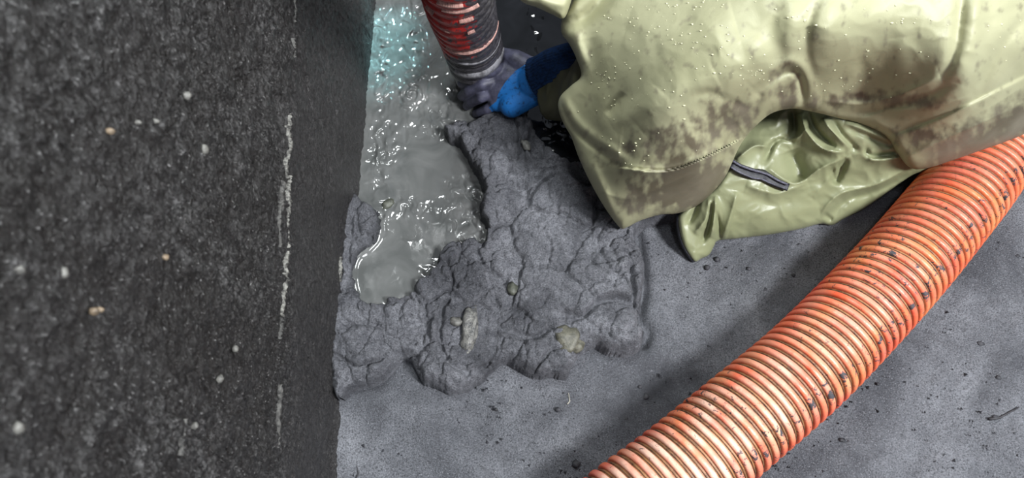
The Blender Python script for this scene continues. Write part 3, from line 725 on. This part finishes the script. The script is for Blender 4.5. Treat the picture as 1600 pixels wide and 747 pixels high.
def sheet(name, outline, anchors, folds, mat, parent, step=2.0, roll=14, drop=0.02, crinkle=(0, 1, 1), mudf=None, thick=0.002, smooth=6):
    P = smooth_poly(outline, smooth); lo = P.min(0) - 4; hi = P.max(0) + 4
    PX, PY = np.meshgrid(np.arange(lo[0], hi[0], step), np.arange(lo[1], hi[1], step))
    d, nx, ny = sdf(PX, PY, P)
    near = (d < 0) & (d > -1.6 * step)
    X = np.where(near, nx, PX); Y = np.where(near, ny, PY); dd = np.where(near, 0, d)
    z = rbf(X, Y, anchors) + fold_height(X, Y, folds)
    ca, cx_, cy_ = crinkle
    if ca:
        wx = X + 12 * fbm(X / 50, Y / 50, 2); wy = Y + 12 * fbm(X / 50 + 20, Y / 50, 2)
        z += ca * ridged(wx / cx_, wy / cy_, 2)
    e = 1 - np.clip(dd / roll, 0, 1); z -= drop * (1 - np.sqrt(np.clip(1 - e * e, 0, 1)))
    z = np.maximum(z, 0.004)
    T = P2W(X, Y, z); Bt = P2W(X, Y, z - thick)
    ins = d > 0; ok = d > -1.6 * step
    c4 = lambda a: (a[:-1, :-1], a[:-1, 1:], a[1:, 1:], a[1:, :-1])
    kf = np.logical_and.reduce(c4(ok)) & np.logical_or.reduce(c4(ins))
    f = grid_faces(ok)[kf][:, ::-1]; n = PX.size
    # rim
    ed = {}
    E = np.concatenate([f[:, [0, 1]], f[:, [1, 2]], f[:, [2, 3]], f[:, [3, 0]]])
    key = np.sort(E, 1); kk = key[:, 0].astype(np.int64) * n + key[:, 1]
    u, first, cnt = np.unique(kk, return_index=True, return_counts=True)
    B = E[first[cnt == 1]]
    rim = np.stack([B[:, 1], B[:, 0], B[:, 0] + n, B[:, 1] + n], -1)
    V = np.concatenate([T.reshape(-1, 3), Bt.reshape(-1, 3)]); Fc = np.concatenate([f, f[:, ::-1] + n, rim])
    mud = mudf(X, Y) if mudf else np.zeros(X.shape)
    V, Fc, at = compact(V, Fc, {'mud': np.concatenate([mud.ravel(), mud.ravel()])})
    o = mesh_obj(name, V, Fc, mat, parent, attrs=at)
    def zfull(x, y):
        X = np.array([[float(x)]]); Y = np.array([[float(y)]]); q = rbf(X, Y, anchors) + fold_height(X, Y, folds)
        wx = X + 12 * fbm(X / 50, Y / 50, 2); wy = Y + 12 * fbm(X / 50 + 20, Y / 50, 2); q += ca * ridged(wx / cx_, wy / cy_, 2)
        e = 1 - np.clip(sdf(X, Y, P)[0] / roll, 0, 1); q -= drop * (1 - np.sqrt(np.clip(1 - e * e, 0, 1)))
        return float(max(q[0, 0], .004))
    return o, zfull

person = empty('person', (0.62, 0.62, 0.0), 'person in an olive waterproof coat and blue glove crouching over the sludge', 'person')

A_OUT = [(905, -110), (893, -10), (880, 22), (877, 50), (889, 68), (900, 90), (908, 118), (892, 134), (876, 150), (872, 168), (880, 192), (893, 215), (905, 248), (925, 290), (946, 326), (968, 355), (978, 356),
         (1000, 345), (1030, 336), (1060, 333), (1088, 322), (1112, 302), (1132, 278), (1144, 254), (1156, 228), (1174, 204), (1204, 178), (1236, 170), (1262, 173), (1300, 182), (1345, 194), (1385, 214), (1402, 240),
         (1422, 262), (1448, 263), (1490, 250), (1530, 236), (1570, 222), (1608, 206), (1700, 160), (1720, -110)]
A_Z = [(900, 0, .30), (900, 150, .22), (905, 240, .16), (968, 350, .09), (1080, 320, .11), (1140, 250, .17), (1000, 255, .24), (1100, 240, .25), (1000, 120, .33), (1150, 120, .38), (1240, 168, .27), (1300, 60, .42), (1500, 0, .44),
       (1500, 130, .36), (1350, 170, .235), (1300, 170, .245), (1400, 235, .17), (1440, 258, .15), (1600, 200, .19), (1600, 60, .38), (1700, 150, .2), (1100, -100, .40), (1400, -100, .46), (930, -100, .33), (1700, -100, .42)]
A_F = [('g', [(872, 153), (892, 196), (926, 228), (970, 258)], 5, -0.0043), ('g', [(880, 150), (902, 190), (935, 218), (980, 250)], 7, 0.0043),
       ('r', [(965, 258), (1040, 263), (1100, 243), (1160, 212)], 9, .016), ('b', [(1165, 214), (1100, 248), (1040, 268), (965, 262)], 40, -.020),
       ('g', [(948, 180), (962, 163), (976, 146)], 7, -0.0058), ('g', [(955, 195), (1010, 160), (1030, 140)], 16, 0.0043),
       ('g', [(935, 130), (945, 190), (960, 240)], 14, 0.0043), ('g', [(920, 60), (930, 120), (915, 150)], 14, -0.0043),
       ('g', [(960, -30), (935, 8), (905, 32), (880, 40)], 12, -0.0158), ('g', [(905, 20), (900, 60), (912, 100)], 9, 0.0043),
       ('g', [(1285, -10), (1262, 40), (1262, 90), (1275, 150)], 9, -0.0029), ('g', [(1310, -20), (1290, 60), (1300, 130)], 20, 0.0022),
       ('g', [(1235, 0), (1235, 70), (1240, 120)], 16, 0.0043),
       ('g', [(1180, 150), (1212, 120), (1240, 112), (1252, 130), (1254, 165)], 7, -0.0101), ('g', [(1190, 135), (1215, 105), (1245, 98), (1268, 130), (1272, 165)], 9, 0.0043),
       ('g', [(1505, -20), (1495, 60), (1485, 100), (1462, 145)], 9, -0.0043), ('g', [(1530, -20), (1520, 70), (1500, 130)], 14, 0.0050),
       ('g', [(1600, 30), (1560, 80), (1530, 140)], 8, -0.0043), ('g', [(1625, 40), (1580, 100), (1545, 150)], 12, 0.0050),
       ('r', [(1285, 158), (1345, 162), (1400, 150), (1470, 120)], 9, .010), ('g', [(1300, 172), (1350, 176), (1420, 160), (1500, 128)], 8, -0.0072),
       ('r', [(1330, 192), (1390, 172), (1440, 170), (1520, 150)], 9, .006), ('s', [(1385, 215), (1430, 200), (1500, 170), (1620, 110)], 20, .005),
       ('r', [(1410, 250), (1480, 215), (1560, 180), (1640, 140)], 12, .010), ('g', [(1345, 155), (1350, 120), (1340, 90)], 12, -0.0036),
       ('g', [(1400, 60), (1405, 110), (1395, 150)], 22, 0.0036), ('g', [(1150, 40), (1060, 60), (980, 40)], 40, 0.0043), ('g', [(1120, 120), (1060, 150), (1000, 200)], 26, 0.0050), ('g', [(1170, 60), (1200, 110), (1180, 140)], 20, 0.0043),
       ('r', [(940, 300), (985, 310), (1050, 285), (1100, 262)], 10, .006), ('g', [(960, 340), (940, 290), (925, 250)], 7, 0.0036),
       ('g', [(1085, 150), (1110, 145), (1140, 158), (1170, 170)], 7, -0.0029), ('g', [(1190, 145), (1170, 185), (1130, 200)], 8, -0.0043)]
def a_mud(x, y):
    n = fbm(x / 16, y / 22, 4); n2 = fbm(x / 60, y / 40, 3)
    m = np.zeros(x.shape)
    def blob(cx, cy, rx, ry, a): return a * np.exp(-((x - cx) / rx) ** 2 - ((y - cy) / ry) ** 2)
    s = blob(1150, 185, 55, 32, .9) + blob(1060, 215, 50, 26, .75) + blob(1000, 232, 30, 14, .5) + blob(1300, 160, 40, 14, .8) + blob(1420, 155, 55, 14, .8) + blob(1230, 150, 20, 20, .8) + blob(1350, 150, 30, 10, .6) \
        + blob(1080, 275, 70, 30, 1.3) + blob(1060, 310, 60, 22, 1.2) + blob(985, 320, 25, 30, .45) + blob(930, 250, 20, 40, .25) + blob(1480, 215, 90, 22, .8) + blob(1220, 110, 25, 20, .5)
    m = np.clip((1.25 * s - 0.30 + 0.75 * n) * 1.3, 0, 1) * 0.9
    # the wet hem band along the lower right
    d, sd, t, _, _ = seg_dist(x, y, smooth_poly([(1420, 262), (1500, 236), (1570, 205), (1640, 160)], 4, False), False)
    m = np.maximum(m, (d < 44) * np.clip(1.1 - (d / 44) ** 2 + 0.5 * n, 0, .95) * sst(1420, 1470, x))
    return np.clip(m, 0, .92)
coat, coat_z = sheet('coat', A_OUT, A_Z, A_F, COAT, person, step=2.0, roll=16, drop=.022, crinkle=(.0012, 95, 80), mudf=a_mud)

# trailing tail of the coat resting on the floor
B_OUT = [(1150, 150), (1140, 250), (1118, 292), (1084, 318), (1062, 334), (1060, 352), (1068, 384), (1084, 408), (1096, 404), (1108, 398), (1116, 384), (1122, 376), (1150, 373), (1200, 367), (1250, 358), (1280, 350), (1300, 352), (1318, 342),
         (1350, 326), (1390, 298), (1425, 274), (1450, 262), (1500, 220), (1480, 120), (1300, 110)]
B_Z = [(1150, 160, .14), (1070, 345, .055), (1084, 404, .016), (1160, 370, .018), (1280, 350, .02), (1350, 324, .03), (1430, 268, .09), (1480, 200, .12), (1150, 260, .12), (1200, 280, .105), (1260, 220, .14), (1320, 240, .14), (1300, 185, .19), (1380, 205, .175), (1425, 240, .135), (1200, 330, .06), (1300, 310, .06),
       (1120, 340, .06), (1300, 130, .2), (1480, 130, .16)]
B_F = [('g', [(1090, 312), (1086, 330), (1074, 350)], 5, -.010), ('r', [(1108, 310), (1104, 340), (1085, 365)], 6, .010), ('g', [(1112, 318), (1108, 350), (1098, 378)], 4, -.012), ('r', [(1118, 306), (1116, 340), (1110, 372)], 6, .012),
       ('g', [(1118, 330), (1124, 356), (1124, 380)], 3.5, -.008), ('r', [(1152, 300), (1142, 335), (1130, 372)], 9, .010), ('b', [(1132, 376), (1144, 338), (1152, 300)], 10, -.006),
       ('r', [(1150, 250), (1180, 228), (1205, 232)], 8, .014), ('g', [(1195, 252), (1206, 226), (1222, 216), (1242, 222)], 5, -.010), ('r', [(1200, 226), (1218, 214), (1240, 218), (1262, 200)], 6, .012),
       ('g', [(1238, 172), (1242, 195), (1240, 215)], 6, -.014), ('r', [(1252, 176), (1260, 205), (1285, 232), (1320, 238)], 7, .014), ('g', [(1262, 176), (1276, 205), (1305, 232)], 5, -.010),
       ('r', [(1285, 185), (1300, 205), (1330, 232)], 7, .012), ('g', [(1300, 186), (1315, 210), (1338, 234)], 5, -.008), ('r', [(1320, 192), (1355, 205), (1392, 222)], 6, .008), ('g', [(1325, 200), (1355, 212), (1388, 228)], 5, -.007),
       ('g', [(1235, 235), (1245, 262), (1250, 284)], 14, -.018), ('r', [(1200, 262), (1225, 280), (1248, 286), (1285, 262), (1330, 244)], 8, .012),
       ('g', [(1300, 262), (1306, 280), (1322, 246)], 7, -.014), ('r', [(1355, 238), (1366, 250), (1410, 246)], 6, .010), ('g', [(1352, 232), (1362, 244), (1400, 240)], 4, -.009),
       ('r', [(1420, 262), (1370, 288), (1320, 300), (1295, 318), (1278, 345)], 8, .012), ('g', [(1420, 272), (1370, 298), (1325, 312), (1300, 335)], 6, -.008), ('r', [(1310, 262), (1290, 285), (1270, 310)], 9, .006),
       ('g', [(1130, 352), (1200, 345), (1280, 330)], 26, .010), ('r', [(1165, 290), (1210, 302), (1235, 296), (1262, 286)], 8, .008), ('g', [(1300, 345), (1288, 335)], 4, -.006), ('g', [(1165, 300), (1200, 318), (1240, 316)], 10, -.003)]
def b_mud(x, y):
    n = fbm(x / 18, y / 16, 3)
    s = 0.9 * np.exp(-((x - 1440) / 45) ** 2 - ((y - 245) / 25) ** 2) + .5 * np.exp(-((x - 1380) / 70) ** 2 - ((y - 190) / 25) ** 2)
    return np.clip(s - .35 + .4 * n, 0, .8)
tail, tail_z = sheet('coat_tail', B_OUT, B_Z, B_F, TAILM, person, step=1.8, roll=9, drop=.010, crinkle=(.0022, 60, 50), mudf=b_mud, smooth=4)
tail['label'] = 'loose lower end of the coat lying on the floor'

# black bound hem on the tail, and the zip
def strip(name, pts, half, zf, mat, parent, lift=.003, rows=5, ridge=0.0012, n=40):
    P = smooth_poly(pts, 10, False); V = []; Fc = []
    T = np.gradient(P, axis=0); T /= np.linalg.norm(T, axis=1)[:, None]
    for i, p in enumerate(P):
        nrm = np.array([-T[i, 1], T[i, 0]]); hw = half * (0.75 + .25 * math.sin(math.pi * i / (len(P) - 1)))
        for q in range(rows):
            o = (q / (rows - 1) - .5) * 2; xy = p + nrm * o * hw
            z = zf(*p) + lift + ridge * (q % 2) - 0.002 * o * o
            V.append(P2W(xy[0], xy[1], z))
    for i in range(len(P) - 1):
        for q in range(rows - 1): Fc.append([i * rows + q, i * rows + q + 1, (i + 1) * rows + q + 1, (i + 1) * rows + q])
    o = mesh_obj(name, V, Fc, mat, parent)
    md = o.modifiers.new('solid', 'SOLIDIFY'); md.thickness = .0025; md.offset = 0
    return o
BLK = m_plain('black_webbing', (36, 37, 46), .38, .5, .6, 260, .001, c2=(20, 20, 26)); ZT = m_plain('scuffed_zip_teeth', (110, 110, 126), .35, .6, .7, 500, .001, c2=(40, 40, 50))
strip('hem_binding', [(1061, 334), (1062, 356), (1069, 382), (1084, 408)], 4.2, tail_z, BLK, tail, lift=-.004)
z1 = strip('zipper_tape', [(1138, 252), (1152, 262), (1172, 270), (1192, 274), (1212, 284), (1232, 292)], 8.0, tail_z, BLK, tail, lift=.004, rows=9)
strip('zipper_teeth', [(1142, 250), (1158, 259), (1178, 266), (1198, 272), (1216, 282), (1230, 288)], 1.6, tail_z, ZT, tail, lift=.0075, rows=3)
strip('zipper_teeth', [(1140, 260), (1154, 268), (1174, 277), (1190, 280), (1206, 287), (1226, 294)], 1.2, tail_z, ZT, tail, lift=.0065, rows=3)

# other sleeve, top edge of the picture, and the near sleeve round the wrist
sheet('sleeve', [(790, -70), (808, -10), (818, 4), (840, 12), (862, 22), (880, 29), (890, 10), (900, -30), (905, -80)],
      [(800, -50, .34), (830, 5, .32), (880, 25, .30), (900, -60, .36)], [('g', [(830, -20), (850, 0), (885, 10)], 8, .006)], COAT, person, step=2, roll=10, drop=.02)
def sleeve_near():
    C = np.array([P2W(858, 148, .10), P2W(884, 146, .115), P2W(908, 138, .14), P2W(950, 120, .19), P2W(1010, 90, .25)])
    S, L = resample(smooth_poly(C, 8, False), .003); n = len(S)
    t = np.linspace(0, 1, n)
    r = np.interp(t, [0, .12, .3, .6, 1], [.040, .044, .046, .050, .056])
    V, f = tube(S, r, 72); a = np.tile(np.linspace(0, 2 * np.pi, 72, endpoint=False), n); tt = np.repeat(t, 72)
    c = np.repeat(S, 72, axis=0)
    k = 1 + 0.10 * fbm(np.cos(a) * 1.1 + tt * 2, np.sin(a) * 1.1 + tt * 4, 3) + .022 * np.sin(tt * 30 + 2.5 * np.sin(a))
    V = c + (V - c) * k[:, None]
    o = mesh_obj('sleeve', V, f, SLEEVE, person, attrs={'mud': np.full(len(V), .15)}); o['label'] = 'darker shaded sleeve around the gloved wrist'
    m = o.modifiers.new('solid', 'SOLIDIFY'); m.thickness = .003
sleeve_near()

# ------------------------------------------------------------------ gloved hand (capsules -> one voxel surface)
def capsules(name, segs, mat, parent, voxel=.0022, smooth=6, attr=None):
    V = []; Fc = []; k = 20
    for a, b, ra, rb in segs:
        a = np.array(a, float); b = np.array(b, float); ax = b - a; L = np.linalg.norm(ax); ax /= L
        u = np.cross(ax, [0.3, 0.2, 1.0]); u /= np.linalg.norm(u); v = np.cross(ax, u); base = len(V); rings = []
        for t in np.linspace(-90, 0, 6)[1:]: rings.append((a + ax * ra * math.sin(math.radians(t)), ra * math.cos(math.radians(t))))
        for t in np.linspace(0, 90, 6)[:-1]: rings.append((b + ax * rb * math.sin(math.radians(t)), rb * math.cos(math.radians(t))))
        for c, r in rings:
            for q in range(k):
                an = 2 * math.pi * q / k; V.append(c + r * (math.cos(an) * u + math.sin(an) * v))
        n = len(rings)
        for i in range(n - 1):
            for q in range(k): Fc.append([base + i * k + q, base + i * k + (q + 1) % k, base + (i + 1) * k + (q + 1) % k, base + (i + 1) * k + q])
        Fc.append([base + q for q in range(k)][::-1]); Fc.append([base + (n - 1) * k + q for q in range(k)])
    tmp = mesh_obj('tmp', V, Fc, None)
    md = tmp.modifiers.new('r', 'REMESH'); md.mode = 'VOXEL'; md.voxel_size = voxel
    sm = tmp.modifiers.new('s', 'SMOOTH'); sm.iterations = smooth; sm.factor = .5
    dg = bpy.context.evaluated_depsgraph_get(); me = bpy.data.meshes.new_from_object(tmp.evaluated_get(dg))
    bpy.data.objects.remove(tmp)
    n = len(me.vertices); co = np.zeros(n * 3); me.vertices.foreach_get('co', co); co = co.reshape(-1, 3)
    faces = [list(p.vertices) for p in me.polygons]
    bpy.data.meshes.remove(me)
    at = {attr[0]: attr[1](co)} if attr else None
    return mesh_obj(name, co, faces, mat, parent, attrs=at)
w3 = lambda x, y, z: P2W(float(x), float(y), float(z))
wrist = w3(838, 125, .110)
segs = []
# palm: fans from wrist to four knuckles
kn = [w3(790, 108, .105), w3(781, 124, .098), w3(775, 142, .086), w3(777, 160, .070)]
for k_, wr in zip(kn, (w3(836, 112, .110), w3(836, 122, .110), w3(834, 134, .104), w3(830, 146, .094))):
    segs.append((wr, k_, .020, .0155))
    segs.append((k_, w3(812, 130, .10), .0155, .021))
# fingers, index to little: they go round the far (left-lower) side of the mouth of the hose
fing = [[(790, 104, .108), (764, 112, .118), (738, 122, .098), (722, 130, .075)],
        [(781, 124, .098), (754, 132, .100), (732, 142, .076), (722, 150, .052)],
        [(775, 142, .086), (752, 152, .080), (736, 160, .056), (730, 165, .040)],
        [(777, 160, .070), (762, 170, .060), (750, 176, .044), (744, 178, .034)]]
for ch, rr in zip(fing, ((.0102, .0096, .0090, .0084), (.0104, .0098, .0092, .0086), (.0100, .0094, .0088, .0082), (.0092, .0087, .0080, .0074))):
    for i in range(3): segs.append((w3(*ch[i]), w3(*ch[i + 1]), rr[i], rr[i + 1]))
# thumb along the near-right side of the tube
th = [(828, 108, .115), (806, 93, .120), (790, 88, .112), (780, 84, .100)]
for i, (ra, rb) in enumerate(((.020, .016), (.016, .0135), (.0135, .0115))): segs.append((w3(*th[i]), w3(*th[i + 1]), ra, rb))
segs.append((w3(832, 144, .095), w3(800, 163, .078), .023, .022)); segs.append((w3(836, 128, .108), w3(862, 116, .130), .031, .030))
BLUE = np.array([(900, 60), (850, 84), (829, 94), (804, 112), (788, 130), (779, 146), (776, 158), (764, 168), (780, 190), (900, 200)], float)
def coatmask(co):
    x, y = W2P(co); d, _, _ = sdf(x, y, BLUE); return np.clip(0.5 - d / 8.0, 0, 1)
glove = capsules('glove', segs, m_glove(), person, voxel=.0016, smooth=3, attr=('coat', coatmask))
glove['label'] = 'blue work glove with dark grey coated fingers gripping the nozzle'
# ribbed knit cuff
def cuff():
    C = np.array([w3(842, 127, .112), w3(852, 122, .120), w3(870, 112, .138), w3(900, 104, .16), w3(925, 100, .18)])
    S, L = resample(smooth_poly(C, 6, False), .0025); n = len(S); k = 180
    t = np.linspace(0, 1, n); r = np.interp(t, [0, .15, 1], [.0385, .0365, .037])
    V, f = tube(S, r, k); a = np.tile(np.arange(k), n); c = np.repeat(S, k, axis=0)
    V = c + (V - c) * (1 + .035 * np.cos(a * 2 * np.pi / 4))[:, None]
    o = mesh_obj('knit_cuff', V, f, m_plain('navy_knit', (18, 44, 82), .8, .2, .4, 200, .001), glove)
    m = o.modifiers.new('solid', 'SOLIDIFY'); m.thickness = .002
cuff()

# the body inside the coat: torso, reaching arm, folded legs down to the floor
CLOTH = m_plain('dark_workwear', (34, 36, 40), .7, .3, .3, 60, .001)
def wz(x, y, z): return w3(x, y, z)
bs = [(wz(1120, 20, .24), wz(1420, -30, .27), .10, .13), (wz(1420, -30, .27), wz(1600, 0, .24), .13, .14), (wz(1120, 20, .24), wz(1010, 70, .235), .085, .05), (wz(1010, 70, .235), wz(925, 102, .18), .042, .034),
      (wz(1600, 0, .22), wz(1330, 110, .12), .085, .055), (wz(1330, 110, .12), wz(1560, 60, .06), .052, .042), (wz(1640, -60, .22), wz(1400, -120, .14), .09, .06), (wz(1400, -120, .14), wz(1600, -140, .06), .055, .042),
      (wz(1120, 20, .24), wz(1060, -110, .26), .08, .07), (wz(1420, -30, .27), wz(1500, -140, .24), .12, .12)]
capsules('body', bs, CLOTH, person, voxel=.009, smooth=8)

# ------------------------------------------------------------------ water beads on the coat
def beads():
    import bmesh
    bm = bmesh.new(); bmesh.ops.create_icosphere(bm, subdivisions=1, radius=1); B = np.array([v.co[:] for v in bm.verts]); BF = np.array([[v.index for v in f.verts] for f in bm.faces]); bm.free()
    V = []; Fc = []; n = 0; cen = [(1070, 10, 60, 20, 26), (1090, 60, 60, 26, 34), (1170, 110, 50, 18, 34), (950, 90, 40, 60, 26), (945, 160, 30, 60, 22), (1040, 150, 60, 40, 18), (1330, 130, 60, 20, 18), (1400, 60, 120, 60, 30), (1560, 60, 30, 40, 10), (1000, 230, 60, 20, 14), (1030, 40, 100, 40, 24), (1250, 40, 40, 30, 16)]
    A = smooth_poly(A_OUT, 3)
    for cx, cy, rx, ry, m in cen:
        for i in range(m):
            x = RNG.normal(cx, rx * .6); y = RNG.normal(cy, ry * .6)
            if not inside(np.array([x]), np.array([y]), A)[0] or y < -20: continue
            X = np.array([[x]]); Y = np.array([[y]])
            wx = X + 12 * fbm(X / 50, Y / 50, 2); wy = Y + 12 * fbm(X / 50 + 20, Y / 50, 2)
            d, _, _ = sdf(X, Y, A)
            if d[0, 0] < 18: continue
            z = coat_z(x, y)
            p = w3(x, y, z); r = RNG.uniform(.0004, .0013)
            q = B * np.array([r * RNG.uniform(1, 2.0), r, r * .8]) + p
            V.append(q); Fc.append(BF + n); n += len(B)
    s = Mat('water_bead'); s.set('Base Color', srgb(196, 194, 160)); s.set('Roughness', .2); s.set('Specular IOR Level', .8)
    o = mesh_obj('water_beads', np.concatenate(V), np.concatenate(Fc), s.m, person); o['kind'] = 'stuff'
beads()
